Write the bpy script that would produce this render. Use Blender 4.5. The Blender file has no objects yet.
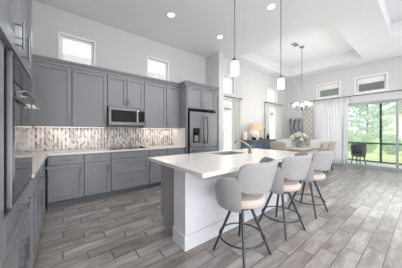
import bpy, bmesh, math, random
from mathutils import Vector, Matrix
random.seed(7)
PI = math.pi
SC = bpy.context.scene
COL = SC.collection

# ------------------------------------------------------------------ camera, sky, sun, exposure
CAMH = 1.27
cam_data = bpy.data.cameras.new('camera'); cam = bpy.data.objects.new('camera', cam_data); COL.objects.link(cam)
cam.location = (0, 0, CAMH); cam.rotation_euler = (math.radians(90), 0, math.radians(-38.0))
cam_data.sensor_width = 36; cam_data.lens = 36 * 176.6 / 402; cam_data.shift_y = -2 / 402
cam_data.clip_start = 0.02; cam_data.clip_end = 400
SC.camera = cam
world = bpy.data.worlds.new('sky'); SC.world = world; world.use_nodes = True
bg = world.node_tree.nodes['Background']; bg.inputs[0].default_value = (0.93, 0.97, 1.0, 1); bg.inputs[1].default_value = 2.4
sun_data = bpy.data.lights.new('sun', 'SUN'); sun_data.energy = 3.4; sun_data.angle = math.radians(3); sun_data.color = (1, .96, .88)
sun = bpy.data.objects.new('sun', sun_data); COL.objects.link(sun); sun.rotation_euler = (math.radians(28), math.radians(-36), 0)
def area(name, loc, rot, sx, sy, power, color=(1, 1, 1)):
    d = bpy.data.lights.new(name, 'AREA'); d.shape = 'RECTANGLE'; d.size = sx; d.size_y = sy; d.energy = power; d.color = color
    o = bpy.data.objects.new(name, d); COL.objects.link(o); o.location = loc; o.rotation_euler = rot; return o
area('daylight_slider', (8.15, -.1, 1.35), (0, math.radians(118), 0), 1.6, 3.2, 26, (.96, .98, 1))
area('fill_left', (-.5, -2.5, 1.9), (math.radians(90), 0, math.radians(-72)), 2.4, 2.6, 75, (.98, .99, 1))  # added fill lamp, no window on this side; brightens the slider wall
area('fill_rear_up', (1.6, -3.3, .6), (math.radians(126), 0, 0), 4.6, .9, 80, (.97, .985, 1))  # unseen fill aimed upwards to brighten the ceiling; the rear wall is closed
area('fill_overhead', (3.2, -2.3, 3.55), (math.radians(14), 0, 0), 7.0, 2.6, 150, (.97, .985, 1))  # added overhead fill for the interior, no such fixture in the room
SC.view_settings.view_transform = 'Standard'; SC.view_settings.look = 'None'; SC.view_settings.gamma = 1
SC.view_settings.use_curve_mapping = False; SC.view_settings.exposure = 0.40

# ------------------------------------------------------------------ materials
def lin(c):
    c = c / 255.0
    return c / 12.92 if c <= .04045 else ((c + .055) / 1.055) ** 2.4
def rgb(r, g, b): return (lin(r), lin(g), lin(b), 1)
def mat(name, c, rough=.5, metal=0, noise=0, nscale=8, emit=0, spec=None, bump=0, stretch=(1, 1, 1), coat=0):
    m = bpy.data.materials.new(name); m.use_nodes = True; nt = m.node_tree; p = nt.nodes['Principled BSDF']
    p.inputs['Base Color'].default_value = c; p.inputs['Roughness'].default_value = rough; p.inputs['Metallic'].default_value = metal
    if spec is not None: p.inputs['Specular IOR Level'].default_value = spec
    if coat: p.inputs['Coat Weight'].default_value = coat
    if emit: p.inputs['Emission Color'].default_value = c; p.inputs['Emission Strength'].default_value = emit
    if noise or bump:
        tc = nt.nodes.new('ShaderNodeTexCoord'); mp = nt.nodes.new('ShaderNodeMapping'); mp.inputs['Scale'].default_value = stretch
        nz = nt.nodes.new('ShaderNodeTexNoise'); nz.inputs['Scale'].default_value = nscale; nz.inputs['Detail'].default_value = 5
        nt.links.new(tc.outputs['Object'], mp.inputs[0]); nt.links.new(mp.outputs[0], nz.inputs['Vector'])
        if noise:
            mx = nt.nodes.new('ShaderNodeMix'); mx.data_type = 'RGBA'
            mx.inputs[6].default_value = tuple(v * (1 - noise) for v in c[:3]) + (1,)
            mx.inputs[7].default_value = tuple(min(1, v * (1 + noise)) for v in c[:3]) + (1,)
            nt.links.new(nz.outputs[0], mx.inputs[0]); nt.links.new(mx.outputs[2], p.inputs['Base Color'])
        if bump:
            b = nt.nodes.new('ShaderNodeBump'); b.inputs['Strength'].default_value = bump; b.inputs['Distance'].default_value = .01
            nt.links.new(nz.outputs[0], b.inputs['Height']); nt.links.new(b.outputs[0], p.inputs['Normal'])
    return m
M = {}
M['wall'] = mat('wall_paint', rgb(207, 207, 207), .8, noise=.015, nscale=3)
M['ceiling'] = mat('ceiling_paint', rgb(226, 227, 229), .85, noise=.015, nscale=2)
M['white'] = mat('white_trim', rgb(236, 236, 236), .45, noise=.01)
M['islandwhite'] = mat('island_white_paint', rgb(220, 221, 227), .5, noise=.01)
M['cab'] = mat('grey_cabinet_paint', rgb(134, 135, 139), .3, noise=.03, nscale=2)
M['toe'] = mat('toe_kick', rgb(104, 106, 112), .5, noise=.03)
M['islandgrey'] = mat('island_grey_panel', rgb(160, 158, 157), .4, noise=.03)
M['steel'] = mat('stainless_steel', rgb(146, 146, 149), .33, 1, noise=.06, nscale=30, stretch=(40, 40, 1))
M['basin'] = mat('satin_sink_steel', rgb(170, 168, 166), .35, .3, noise=.04)
M['steeldark'] = mat('microwave_steel', rgb(112, 110, 109), .3, 1, noise=.06, nscale=30, stretch=(1, 40, 40))
M['nickel'] = mat('brushed_nickel', rgb(132, 132, 135), .32, .9, noise=.05, nscale=20)
M['chrome'] = mat('chrome', rgb(205, 205, 208), .1, 1, noise=.02)
M['blackglass'] = mat('black_glass', rgb(16, 16, 18), .06, 0, noise=.02, spec=.3)
M['ovenglass'] = mat('oven_glass', rgb(92, 92, 96), .05, .85, noise=.02)
M['blackplastic'] = mat('black_plastic', rgb(30, 30, 32), .4, noise=.05)
M['darkglass'] = mat('microwave_window', rgb(26, 24, 23), .35, 0, noise=.05, spec=.2)
M['quartz'] = mat('white_quartz', rgb(229, 225, 222), .12, 0, noise=.03, nscale=14)
M['stoolfab'] = mat('grey_vinyl', rgb(160, 159, 161), .5, noise=.04, nscale=30)
M['stoolseat'] = mat('beige_seat_vinyl', rgb(196, 183, 176), .55, noise=.04, nscale=30)
M['gunmetal'] = mat('gunmetal', rgb(74, 78, 86), .35, .6, noise=.06)
M['ovenhandle'] = mat('dark_steel', rgb(60, 60, 64), .25, .8, noise=.05)
M['shade'] = mat('frosted_glass_shade', rgb(255, 250, 244), .4, emit=.5, noise=.01)
M['can'] = mat('downlight_lens', rgb(255, 252, 246), .4, emit=3.0)
M['led'] = mat('undercabinet_led', rgb(255, 244, 232), .4, emit=1.3)
M['teal'] = mat('blue_grey_paint', rgb(84, 108, 122), .5, noise=.15, nscale=20)
M['woodtop'] = mat('walnut_top', rgb(128, 98, 80), .45, noise=.18, nscale=8, stretch=(1, 8, 8))
M['tablewood'] = mat('whitewashed_wood', rgb(186, 160, 140), .4, noise=.1, nscale=8, stretch=(1, 8, 8))
M['tabletop'] = mat('pale_table_top', rgb(228, 220, 212), .3, noise=.04, nscale=6)
M['chairtan'] = mat('taupe_linen', rgb(178, 166, 160), .8, noise=.05, nscale=60)
M['chairpale'] = mat('cream_linen', rgb(222, 219, 214), .8, noise=.04, nscale=60)
M['darkwood'] = mat('espresso_wood', rgb(46, 42, 46), .4, noise=.1)
M['lampshade'] = mat('tan_lampshade', rgb(226, 192, 150), .8, emit=.25, noise=.06, nscale=40)
M['coral'] = mat('white_ceramic', rgb(232, 228, 224), .5, bump=.4, nscale=40)
M['darkbowl'] = mat('dark_ceramic', rgb(40, 38, 42), .3, noise=.1)
M['bottle'] = mat('dark_green_glass', rgb(34, 44, 40), .1, noise=.1)
M['vase'] = mat('grey_pottery', rgb(142, 144, 146), .5, noise=.08, nscale=10)
M['petal'] = mat('white_petals', rgb(238, 236, 226), .7, noise=.06, nscale=30)
M['leaf'] = mat('green_leaf', rgb(92, 122, 70), .6, noise=.15, nscale=20)
M['horse'] = mat('pewter_relief', rgb(150, 148, 150), .5, .1, noise=.2, nscale=14)
M['rodblack'] = mat('dark_curtain_rod', rgb(58, 56, 60), .4, .5, noise=.05)
M['slider'] = mat('door_aluminium', rgb(172, 178, 180), .4, .3, noise=.03)
M['screenframe'] = mat('bronze_teal_frame', rgb(58, 82, 88), .5, .1, noise=.05)
M['fascia'] = mat('lanai_beam', rgb(198, 200, 200), .7, noise=.06)
M['patio'] = mat('pale_concrete', rgb(216, 214, 212), .8, noise=.05, nscale=4)
M['lawn'] = mat('lawn_grass', rgb(182, 184, 116), .9, noise=.25, nscale=6, bump=.3)
M['bark'] = mat('tree_bark', rgb(120, 104, 88), .9, noise=.25, nscale=10)
M['wicker'] = mat('dark_wicker', rgb(98, 92, 92), .7, noise=.35, nscale=60)
M['stucco'] = mat('pale_stucco', rgb(226, 222, 216), .9, noise=.03)
M['roof'] = mat('pale_roof_tile', rgb(122, 120, 121), .9, noise=.08, nscale=4, stretch=(1, 6, 1))
M['ventgrey'] = mat('vent_grey', rgb(120, 120, 122), .6, noise=.03)

def foliage_mat(name, a, b):
    m = mat(name, a, .7); nt = m.node_tree; p = nt.nodes['Principled BSDF']
    g = nt.nodes.new('ShaderNodeNewGeometry'); mx = nt.nodes.new('ShaderNodeMix'); mx.data_type = 'RGBA'
    mx.inputs[6].default_value = a; mx.inputs[7].default_value = b
    nt.links.new(g.outputs['Random Per Island'], mx.inputs[0]); nt.links.new(mx.outputs[2], p.inputs['Base Color'])
    tr = nt.nodes.new('ShaderNodeBsdfTranslucent'); nt.links.new(mx.outputs[2], tr.inputs[0])
    ms = nt.nodes.new('ShaderNodeMixShader'); ms.inputs[0].default_value = .45
    nt.links.new(p.outputs[0], ms.inputs[1]); nt.links.new(tr.outputs[0], ms.inputs[2]); nt.links.new(ms.outputs[0], nt.nodes['Material Output'].inputs[0])
    return m
M['pine'] = foliage_mat('blue_green_needles', rgb(158, 190, 166), rgb(208, 224, 206))
M['hedge'] = foliage_mat('hedge_leaves', rgb(138, 176, 126), rgb(188, 212, 168))
M['palm'] = foliage_mat('yellow_green_leaves', rgb(158, 182, 100), rgb(202, 214, 150))

def glass_mat(name, tint, refl):
    m = bpy.data.materials.new(name); m.use_nodes = True; nt = m.node_tree; nt.nodes.clear()
    o = nt.nodes.new('ShaderNodeOutputMaterial'); t = nt.nodes.new('ShaderNodeBsdfTransparent'); g = nt.nodes.new('ShaderNodeBsdfGlossy')
    t.inputs[0].default_value = tint; g.inputs['Roughness'].default_value = .02
    x = nt.nodes.new('ShaderNodeMixShader'); x.inputs[0].default_value = refl
    nt.links.new(t.outputs[0], x.inputs[1]); nt.links.new(g.outputs[0], x.inputs[2]); nt.links.new(x.outputs[0], o.inputs[0])
    return m
M['glass'] = glass_mat('clear_window_glass', (.95, .98, .97, 1), .05)
M['transomglass'] = glass_mat('tinted_transom_glass', (.8, .83, .83, 1), .06)

def cloth(name, c, trans, transp):
    m = bpy.data.materials.new(name); m.use_nodes = True; nt = m.node_tree; p = nt.nodes['Principled BSDF']
    p.inputs['Base Color'].default_value = c; p.inputs['Roughness'].default_value = .9
    tl = nt.nodes.new('ShaderNodeBsdfTranslucent'); tl.inputs[0].default_value = c
    a = nt.nodes.new('ShaderNodeMixShader'); a.inputs[0].default_value = trans
    nt.links.new(p.outputs[0], a.inputs[1]); nt.links.new(tl.outputs[0], a.inputs[2])
    t = nt.nodes.new('ShaderNodeBsdfTransparent'); b = nt.nodes.new('ShaderNodeMixShader'); b.inputs[0].default_value = transp
    nt.links.new(a.outputs[0], b.inputs[1]); nt.links.new(t.outputs[0], b.inputs[2])
    nt.links.new(b.outputs[0], nt.nodes['Material Output'].inputs[0])
    return m
M['mesh'] = cloth('insect_screen', rgb(205, 210, 210), .5, .72)
M['sheer'] = cloth('sheer_voile', rgb(250, 249, 252), .4, .1)
M['drape'] = cloth('off_white_linen', rgb(242, 241, 237), .5, .06)
M['pattern'] = cloth('patterned_linen', rgb(222, 218, 214), .25, .03)

def nm(nt, op, a, b=None, c=None):
    n = nt.nodes.new('ShaderNodeMath'); n.operation = op
    for i, v in enumerate((a, b, c)):
        if v is None: continue
        if isinstance(v, (int, float)): n.inputs[i].default_value = v
        else: nt.links.new(v, n.inputs[i])
    return n.outputs[0]
# grey lattice printed on the patterned curtains
nt = M['pattern'].node_tree; p = nt.nodes['Principled BSDF']; tc = nt.nodes.new('ShaderNodeTexCoord'); sp = nt.nodes.new('ShaderNodeSeparateXYZ')
nt.links.new(tc.outputs['Object'], sp.inputs[0])
s1 = nm(nt, 'SINE', nm(nt, 'MULTIPLY', sp.outputs[0], 34)); s2 = nm(nt, 'SINE', nm(nt, 'MULTIPLY', sp.outputs[2], 26))
lat = nm(nt, 'GREATER_THAN', nm(nt, 'ABSOLUTE', nm(nt, 'ADD', s1, s2)), 0.75)
mx = nt.nodes.new('ShaderNodeMix'); mx.data_type = 'RGBA'; mx.inputs[6].default_value = rgb(206, 200, 197); mx.inputs[7].default_value = rgb(234, 231, 228)
nt.links.new(lat, mx.inputs[0]); nt.links.new(mx.outputs[2], p.inputs['Base Color'])

def ramp(nt, fac, stops, const=True):
    r = nt.nodes.new('ShaderNodeValToRGB'); r.color_ramp.interpolation = 'CONSTANT' if const else 'LINEAR'
    e = r.color_ramp.elements
    e[0].position = stops[0][0]; e[0].color = stops[0][1]; e[1].position = stops[1][0]; e[1].color = stops[1][1]
    for ps, c in stops[2:]:
        q = e.new(ps); q.color = c
    nt.links.new(fac, r.inputs[0]); return r.outputs[0]
def floor_mat():
    m = mat('wood_look_plank_tile', rgb(150, 140, 132), .3); nt = m.node_tree; p = nt.nodes['Principled BSDF']
    tc = nt.nodes.new('ShaderNodeTexCoord'); sp = nt.nodes.new('ShaderNodeSeparateXYZ'); nt.links.new(tc.outputs['Object'], sp.inputs[0])
    rowf = nm(nt, 'DIVIDE', nm(nt, 'ADD', sp.outputs[1], 0.045), 0.152); row = nm(nt, 'FLOOR', rowf); fr = nm(nt, 'FRACT', rowf)
    u = nm(nt, 'ADD', nm(nt, 'DIVIDE', sp.outputs[0], 0.61), nm(nt, 'MULTIPLY', row, 0.3333)); ui = nm(nt, 'FLOOR', u); uf = nm(nt, 'FRACT', u)
    g1 = nm(nt, 'LESS_THAN', nm(nt, 'MINIMUM', fr, nm(nt, 'SUBTRACT', 1, fr)), 0.024)
    g2 = nm(nt, 'LESS_THAN', nm(nt, 'MINIMUM', uf, nm(nt, 'SUBTRACT', 1, uf)), 0.009)
    gr = nm(nt, 'MAXIMUM', g1, g2)
    cv = nt.nodes.new('ShaderNodeCombineXYZ'); nt.links.new(ui, cv.inputs[0]); nt.links.new(row, cv.inputs[1])
    wn = nt.nodes.new('ShaderNodeTexWhiteNoise'); nt.links.new(cv.outputs[0], wn.inputs['Vector'])
    base = ramp(nt, wn.outputs['Value'], [(0, rgb(148, 142, 138)), (1, rgb(182, 178, 176)), (.35, rgb(158, 152, 149)), (.7, rgb(170, 165, 162))], False)
    mp = nt.nodes.new('ShaderNodeMapping'); mp.inputs['Scale'].default_value = (1.8, 7, 1)
    off = nt.nodes.new('ShaderNodeVectorMath'); off.operation = 'MULTIPLY_ADD'; off.inputs[1].default_value = (9, 9, 9)
    nt.links.new(wn.outputs['Color'], off.inputs[0]); nt.links.new(tc.outputs['Object'], off.inputs[2]); nt.links.new(off.outputs[0], mp.inputs[0])
    nz = nt.nodes.new('ShaderNodeTexNoise'); nz.inputs['Scale'].default_value = 1.7; nz.inputs['Detail'].default_value = 6; nz.inputs['Roughness'].default_value = .62
    nt.links.new(mp.outputs[0], nz.inputs['Vector'])
    grain = ramp(nt, nz.outputs[0], [(.34, (.61, .58, .56, 1)), (.64, (1.1, 1.1, 1.1, 1))], False)
    mu = nt.nodes.new('ShaderNodeMix'); mu.data_type = 'RGBA'; mu.blend_type = 'MULTIPLY'; mu.inputs[0].default_value = 1
    nt.links.new(base, mu.inputs[6]); nt.links.new(grain, mu.inputs[7])
    mg = nt.nodes.new('ShaderNodeMix'); mg.data_type = 'RGBA'; nt.links.new(gr, mg.inputs[0]); nt.links.new(mu.outputs[2], mg.inputs[6]); mg.inputs[7].default_value = rgb(98, 92, 90)
    nt.links.new(mg.outputs[2], p.inputs['Base Color'])
    rr = nm(nt, 'ADD', nm(nt, 'MULTIPLY', nz.outputs[0], .12), .24); nt.links.new(rr, p.inputs['Roughness'])
    b = nt.nodes.new('ShaderNodeBump'); b.inputs['Strength'].default_value = .4; b.inputs['Distance'].default_value = .003
    nt.links.new(nm(nt, 'SUBTRACT', 1, gr), b.inputs['Height']); nt.links.new(b.outputs[0], p.inputs['Normal'])
    return m
M['floor'] = floor_mat()
def splash_mat():
    m = mat('mosaic_tile', rgb(220, 215, 210), .2); nt = m.node_tree; p = nt.nodes['Principled BSDF']
    tc = nt.nodes.new('ShaderNodeTexCoord'); sp = nt.nodes.new('ShaderNodeSeparateXYZ'); nt.links.new(tc.outputs['Object'], sp.inputs[0])
    xu = nm(nt, 'DIVIDE', nm(nt, 'ADD', sp.outputs[0], nm(nt, 'MULTIPLY', sp.outputs[1], 1)), .031); ci = nm(nt, 'FLOOR', xu); cf = nm(nt, 'FRACT', xu)
    par = nm(nt, 'MODULO', nm(nt, 'ADD', ci, 1000), 2)
    vu = nm(nt, 'ADD', nm(nt, 'DIVIDE', sp.outputs[2], .066), nm(nt, 'MULTIPLY', par, .5)); vi = nm(nt, 'FLOOR', vu); vf = nm(nt, 'FRACT', vu)
    cv = nt.nodes.new('ShaderNodeCombineXYZ'); nt.links.new(ci, cv.inputs[0]); nt.links.new(vi, cv.inputs[1])
    wn = nt.nodes.new('ShaderNodeTexWhiteNoise'); nt.links.new(cv.outputs[0], wn.inputs['Vector'])
    v2 = nm(nt, 'MULTIPLY_ADD', wn.outputs['Value'], .62, nm(nt, 'MULTIPLY', par, .36))
    c = ramp(nt, v2, [(0, rgb(226, 220, 214)), (.26, rgb(208, 198, 190)), (.44, rgb(176, 166, 162)), (.58, rgb(150, 141, 139)), (.72, rgb(118, 111, 113)), (.84, rgb(204, 196, 190)), (.93, rgb(138, 130, 129))])
    g = nm(nt, 'MAXIMUM', nm(nt, 'LESS_THAN', nm(nt, 'MINIMUM', cf, nm(nt, 'SUBTRACT', 1, cf)), .05), nm(nt, 'LESS_THAN', nm(nt, 'MINIMUM', vf, nm(nt, 'SUBTRACT', 1, vf)), .02))
    mg = nt.nodes.new('ShaderNodeMix'); mg.data_type = 'RGBA'; nt.links.new(g, mg.inputs[0]); nt.links.new(c, mg.inputs[6]); mg.inputs[7].default_value = rgb(226, 222, 216)
    nt.links.new(mg.outputs[2], p.inputs['Base Color'])
    return m
M['splash'] = splash_mat()

# ------------------------------------------------------------------ mesh helpers
class MB:
    def __init__(s): s.bm = bmesh.new()
    def box(s, x0, x1, y0, y1, z0, z1):
        vs = [s.bm.verts.new((x, y, z)) for x in (x0, x1) for y in (y0, y1) for z in (z0, z1)]
        for f in ((0, 1, 3, 2), (4, 6, 7, 5), (0, 4, 5, 1), (2, 3, 7, 6), (0, 2, 6, 4), (1, 5, 7, 3)): s.bm.faces.new([vs[i] for i in f])
        return s
    def hexa(s, pts):   # 8 points: bottom ring 4, top ring 4
        vs = [s.bm.verts.new(p) for p in pts]
        for f in ((3, 2, 1, 0), (4, 5, 6, 7), (0, 1, 5, 4), (1, 2, 6, 5), (2, 3, 7, 6), (3, 0, 4, 7)): s.bm.faces.new([vs[i] for i in f])
        return s
    def tube(s, pts, r, n=10, cap=True, closed=False):
        pts = [Vector(p) for p in pts]; rings = []; N = len(pts); rs = r if isinstance(r, (list, tuple)) else [r] * N
        prev = None
        for i, p in enumerate(pts):
            a = pts[(i - 1) % N] if (closed or i > 0) else p; b = pts[(i + 1) % N] if (closed or i < N - 1) else p
            t = (b - a).normalized()
            if prev is None:
                up = Vector((0, 0, 1)) if abs(t.z) < .9 else Vector((1, 0, 0)); e1 = t.cross(up).normalized()
            else: e1 = (prev - t * prev.dot(t)).normalized()
            prev = e1; e2 = t.cross(e1)
            rings.append([s.bm.verts.new(p + rs[i] * (math.cos(2 * PI * k / n) * e1 + math.sin(2 * PI * k / n) * e2)) for k in range(n)])
        for i in range(N if closed else N - 1):
            A, B = rings[i], rings[(i + 1) % N]
            for k in range(n): s.bm.faces.new((A[k], A[(k + 1) % n], B[(k + 1) % n], B[k]))
        if cap and not closed: s.bm.faces.new(rings[0][::-1]); s.bm.faces.new(rings[-1])
        return s
    def lathe(s, prof, cx=0, cy=0, n=24):   # prof: list of (r, z)
        rings = []
        for r, z in prof:
            if r < 1e-5: rings.append([s.bm.verts.new((cx, cy, z))])
            else: rings.append([s.bm.verts.new((cx + r * math.cos(2 * PI * k / n), cy + r * math.sin(2 * PI * k / n), z)) for k in range(n)])
        for A, B in zip(rings, rings[1:]):
            for k in range(n):
                k2 = (k + 1) % n
                if len(A) == 1 and len(B) == 1: continue
                if len(A) == 1: s.bm.faces.new((A[0], B[k2], B[k]))
                elif len(B) == 1: s.bm.faces.new((A[k], A[k2], B[0]))
                else: s.bm.faces.new((A[k], A[k2], B[k2], B[k]))
        return s
    def ball(s, c, rx, ry, rz, sub=2):
        m = Matrix.Translation(c) @ Matrix.Diagonal((rx, ry, rz, 1)); bmesh.ops.create_icosphere(s.bm, subdivisions=sub, radius=1, matrix=m); return s
    def prism(s, poly, axis, a0, a1):   # polygon extruded along an axis; poly in the other two coordinates
        def P(u, v, w): return {'x': (w, u, v), 'y': (u, w, v), 'z': (u, v, w)}[axis]
        A = [s.bm.verts.new(P(u, v, a0)) for u, v in poly]; B = [s.bm.verts.new(P(u, v, a1)) for u, v in poly]
        n = len(poly); s.bm.faces.new(A[::-1]); s.bm.faces.new(B)
        for k in range(n): s.bm.faces.new((A[k], A[(k + 1) % n], B[(k + 1) % n], B[k]))
        return s
    def quad(s, a, b, c, d): s.bm.faces.new([s.bm.verts.new(p) for p in (a, b, c, d)]); return s
    def grid(s, fn, nu, nv):
        V = [[s.bm.verts.new(fn(i / nu, j / nv)) for j in range(nv + 1)] for i in range(nu + 1)]
        for i in range(nu):
            for j in range(nv): s.bm.faces.new((V[i][j], V[i + 1][j], V[i + 1][j + 1], V[i][j + 1]))
        return s
    def build(s, name, m, parent=None, smooth=True, bevel=0, solid=0, sub=0, segs=2, loc=None):
        bmesh.ops.recalc_face_normals(s.bm, faces=s.bm.faces[:])
        me = bpy.data.meshes.new(name); s.bm.to_mesh(me); s.bm.free(); me.materials.append(M[m] if isinstance(m, str) else m)
        o = bpy.data.objects.new(name, me); COL.objects.link(o)
        if parent: o.parent = parent
        if loc: o.location = loc
        if smooth:
            for f in me.polygons: f.use_smooth = True
            es = me.edges
            bm2 = bmesh.new(); bm2.from_mesh(me)
            for e in bm2.edges:
                if len(e.link_faces) == 2 and e.calc_face_angle(0) > math.radians(38): e.smooth = False
            bm2.to_mesh(me); bm2.free()
        if solid: q = o.modifiers.new('solid', 'SOLIDIFY'); q.thickness = solid; q.offset = 0
        if bevel: q = o.modifiers.new('bevel', 'BEVEL'); q.width = bevel; q.segments = segs; q.limit_method = 'ANGLE'
        if sub: q = o.modifiers.new('sub', 'SUBSURF'); q.levels = sub; q.render_levels = sub
        return o
def tag(o, label, cat, group=None, kind=None):
    if label: o['label'] = label
    if cat: o['category'] = cat
    if group: o['group'] = group
    if kind: o['kind'] = kind
    return o
def thing(name, label, cat, loc=(0, 0, 0), rz=0, group=None):
    o = bpy.data.objects.new(name, None); COL.objects.link(o); o.empty_display_size = .1
    o.location = loc; o.rotation_euler = (0, 0, rz); return tag(o, label, cat, group)
def struct(o, label=None, cat=None):
    o['kind'] = 'structure'
    return tag(o, label, cat)
def copy_thing(root, loc, rz, label):
    r = root.copy(); COL.objects.link(r); r.location = loc; r.rotation_euler = (0, 0, rz); r['label'] = label
    for ch in list(root.children):
        c = ch.copy(); COL.objects.link(c); c.parent = r
        for g in list(ch.children):
            d = g.copy(); COL.objects.link(d); d.parent = c
    return r

# ------------------------------------------------------------------ the setting
WY, FY, RX, LX, CZ = 4.42, 4.12, 8.42, -0.86, 3.67     # kitchen wall, far wall, slider wall, left wall, ceiling
def holes_wall(name, axis, p0, p1, a0, a1, z0, z1, holes):
    us = sorted({a0, a1, *[h[0] for h in holes], *[h[1] for h in holes]}); zs = sorted({z0, z1, *[h[2] for h in holes], *[h[3] for h in holes]})
    b = MB()
    for i in range(len(us) - 1):
        for j in range(len(zs) - 1):
            uc, zc = (us[i] + us[i + 1]) / 2, (zs[j] + zs[j + 1]) / 2
            if any(h[0] < uc < h[1] and h[2] < zc < h[3] for h in holes): continue
            if axis == 'y': b.box(us[i], us[i + 1], p0, p1, zs[j], zs[j + 1])
            else: b.box(p0, p1, us[i], us[i + 1], zs[j], zs[j + 1])
    bmesh.ops.remove_doubles(b.bm, verts=b.bm.verts[:], dist=1e-5)
    seen = {}
    for f in b.bm.faces:
        k = tuple(sorted(v.index for v in f.verts)); seen.setdefault(k, []).append(f)
    b.bm.verts.index_update(); seen = {}
    for f in b.bm.faces: seen.setdefault(tuple(sorted(v.index for v in f.verts)), []).append(f)
    kill = [f for L in seen.values() if len(L) > 1 for f in L]
    bmesh.ops.delete(b.bm, geom=kill, context='FACES_ONLY')
    return struct(b.build(name, 'wall', smooth=False), None)
struct(MB().box(LX - .15, RX + .15, -4.0, WY + .15, -.06, 0).build('floor', 'floor', smooth=False))
KW = [(-.045, .525, 2.6, 3.2), (1.72, 2.29, 2.6, 3.2)]
holes_wall('wall_back', 'y', WY, WY + .15, LX - .15, 3.65, 0, CZ, KW)
struct(MB().box(3.65, 3.86, 3.80, WY + .15, 0, CZ).build('wall_return', 'wall', smooth=False))
FW = [(4.10, 4.68, 2.58, 3.14), (4.10, 4.68, .12, 2.36), (6.74, 7.50, 2.58, 3.14), (6.74, 7.50, .12, 2.36)]
holes_wall('wall_far', 'y', FY, FY + .15, 3.862, RX + .15, 0, CZ, FW)
RW = [(2.085, 2.82, 2.68, 3.20), (.83, 1.59, 2.68, 3.20), (-1.2, 2.9, .0, 2.34)]
holes_wall('wall_right', 'x', RX, RX + .15, -4.0, FY - .002, 0, CZ, RW)
struct(MB().box(LX - .15, LX, -4.0, WY - .002, 0, CZ).build('wall_left', 'wall', smooth=False))
struct(MB().box(LX - .15, RX + .15, -4.15, -4.0, 0, CZ).build('wall_rear', 'wall', smooth=False))
# ceiling with two recessed trays
T1 = (4.45, 7.70, 1.30, 3.68); T2 = (1.2, 6.59, -4.0, .55)
cb = MB(); TZ = 4.02
xs = sorted({LX - .15, RX + .15, T1[0], T1[1], T2[0], T2[1]}); ys = sorted({-4.0, WY + .15, T1[2], T1[3], T2[3]})
for i in range(len(xs) - 1):
    for j in range(len(ys) - 1):
        cx, cy = (xs[i] + xs[i + 1]) / 2, (ys[j] + ys[j + 1]) / 2
        if any(t[0] < cx < t[1] and t[2] < cy < t[3] for t in (T1, T2)): continue
        cb.box(xs[i], xs[i + 1], ys[j], ys[j + 1], CZ + .002, CZ + .10)
for t in (T1, T2):
    x0, x1, y0, y1 = t
    cb.box(x0 - .1, x1 + .1, y0 - .1, y1 + .1, TZ, TZ + .08)
    cb.box(x0 - .1, x0, y0 - .1, y1 + .1, CZ + .10, TZ); cb.box(x1, x1 + .1, y0 - .1, y1 + .1, CZ + .10, TZ)
    cb.box(x0, x1, y1, y1 + .1, CZ + .10, TZ); cb.box(x0, x1, y0 - .1, y0, CZ + .10, TZ)
struct(cb.build('ceiling', 'ceiling', smooth=False))

wcount = [0]
def window(axis, p, a0, a1, z0, z1, fw=.045, mull=False, glass='glass', case=0, head=0):
    """frame sits in the opening; p = room-side face of the wall, frame pushed back into it"""
    wcount[0] += 1
    n = bpy.data.objects.new('window_%d' % wcount[0], None); COL.objects.link(n); n['kind'] = 'structure'
    n.location = ((a0 + a1) / 2, p, z0) if axis == 'y' else (p, (a0 + a1) / 2, z0)
    w, h = (a1 - a0) / 2 - .002, z1 - z0 - .004
    f = MB(); d0, d1 = .07, .12
    def bx(b, u0, u1, e0, e1, v0, v1): b.box(u0, u1, e0, e1, v0, v1) if axis == 'y' else b.box(e0, e1, u0, u1, v0, v1)
    bx(f, -w, -w + fw, d0, d1, .002, h); bx(f, w - fw, w, d0, d1, .002, h); bx(f, -w + fw, w - fw, d0, d1, .002, fw); bx(f, -w + fw, w - fw, d0, d1, h - fw, h)
    if mull: bx(f, -w + fw, w - fw, d0, d1, h * .5 - .02, h * .5 + .02)
    if head: bx(f, -w + fw, w - fw, .03, d1, h - fw - head, h - fw)
    f.build('window_frame', 'white', n, smooth=False)
    g = MB(); bx(g, -w + fw, w - fw, .09, .096, fw, h - fw); g.build('pane', glass, n, smooth=False)
    if case:
        c = MB(); t = .012
        bx(c, -w - case, -w, -t, -.001, -case, h + case); bx(c, w, w + case, -t, -.001, -case, h + case)
        bx(c, -w, w, -t, -.001, h, h + case); bx(c, -w, w, -t, -.001, -case, 0); c.build('casing', 'white', n, smooth=False)
for h in KW: window('y', WY, *h, case=.035)
for i, h in enumerate(FW): window('y', FY, *h, mull=(i % 2 == 1), case=.02)
for h in RW[:2]: window('x', RX, *h, fw=.05, glass='transomglass', case=.05, head=.15)
# sliding door: aluminium frame, stiles, glass
dr = bpy.data.objects.new('door_1', None); COL.objects.link(dr); dr['kind'] = 'structure'; dr.location = (RX, 0, 0)
f = MB(); f.box(.03, .13, -1.198, -1.15, 0.002, 2.336); f.box(.03, .13, 2.85, 2.898, 0.002, 2.336); f.box(.03, .13, -1.15, 2.85, 2.29, 2.336); f.box(.03, .13, -1.15, 2.85, 0.002, .035)
f.build('door_frame', 'slider', dr, smooth=False)
for k, (y0, y1) in enumerate(((-1.15, .62), (.56, 2.0), (1.94, 2.85))):
    x = .045 + .035 * (k % 2)
    s = MB(); s.box(x, x + .03, y0, y0 + .06, .036, 2.289); s.box(x, x + .03, y1 - .06, y1, .036, 2.289); s.box(x, x + .03, y0 + .06, y1 - .06, 2.24, 2.289); s.box(x, x + .03, y0 + .06, y1 - .06, .036, .10)
    so = s.build('sliding_panel', 'slider', dr, smooth=False)
    MB().box(x + .012, x + .018, y0 + .06, y1 - .06, .10, 2.24).build('pane', 'glass', so, smooth=False)
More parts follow.
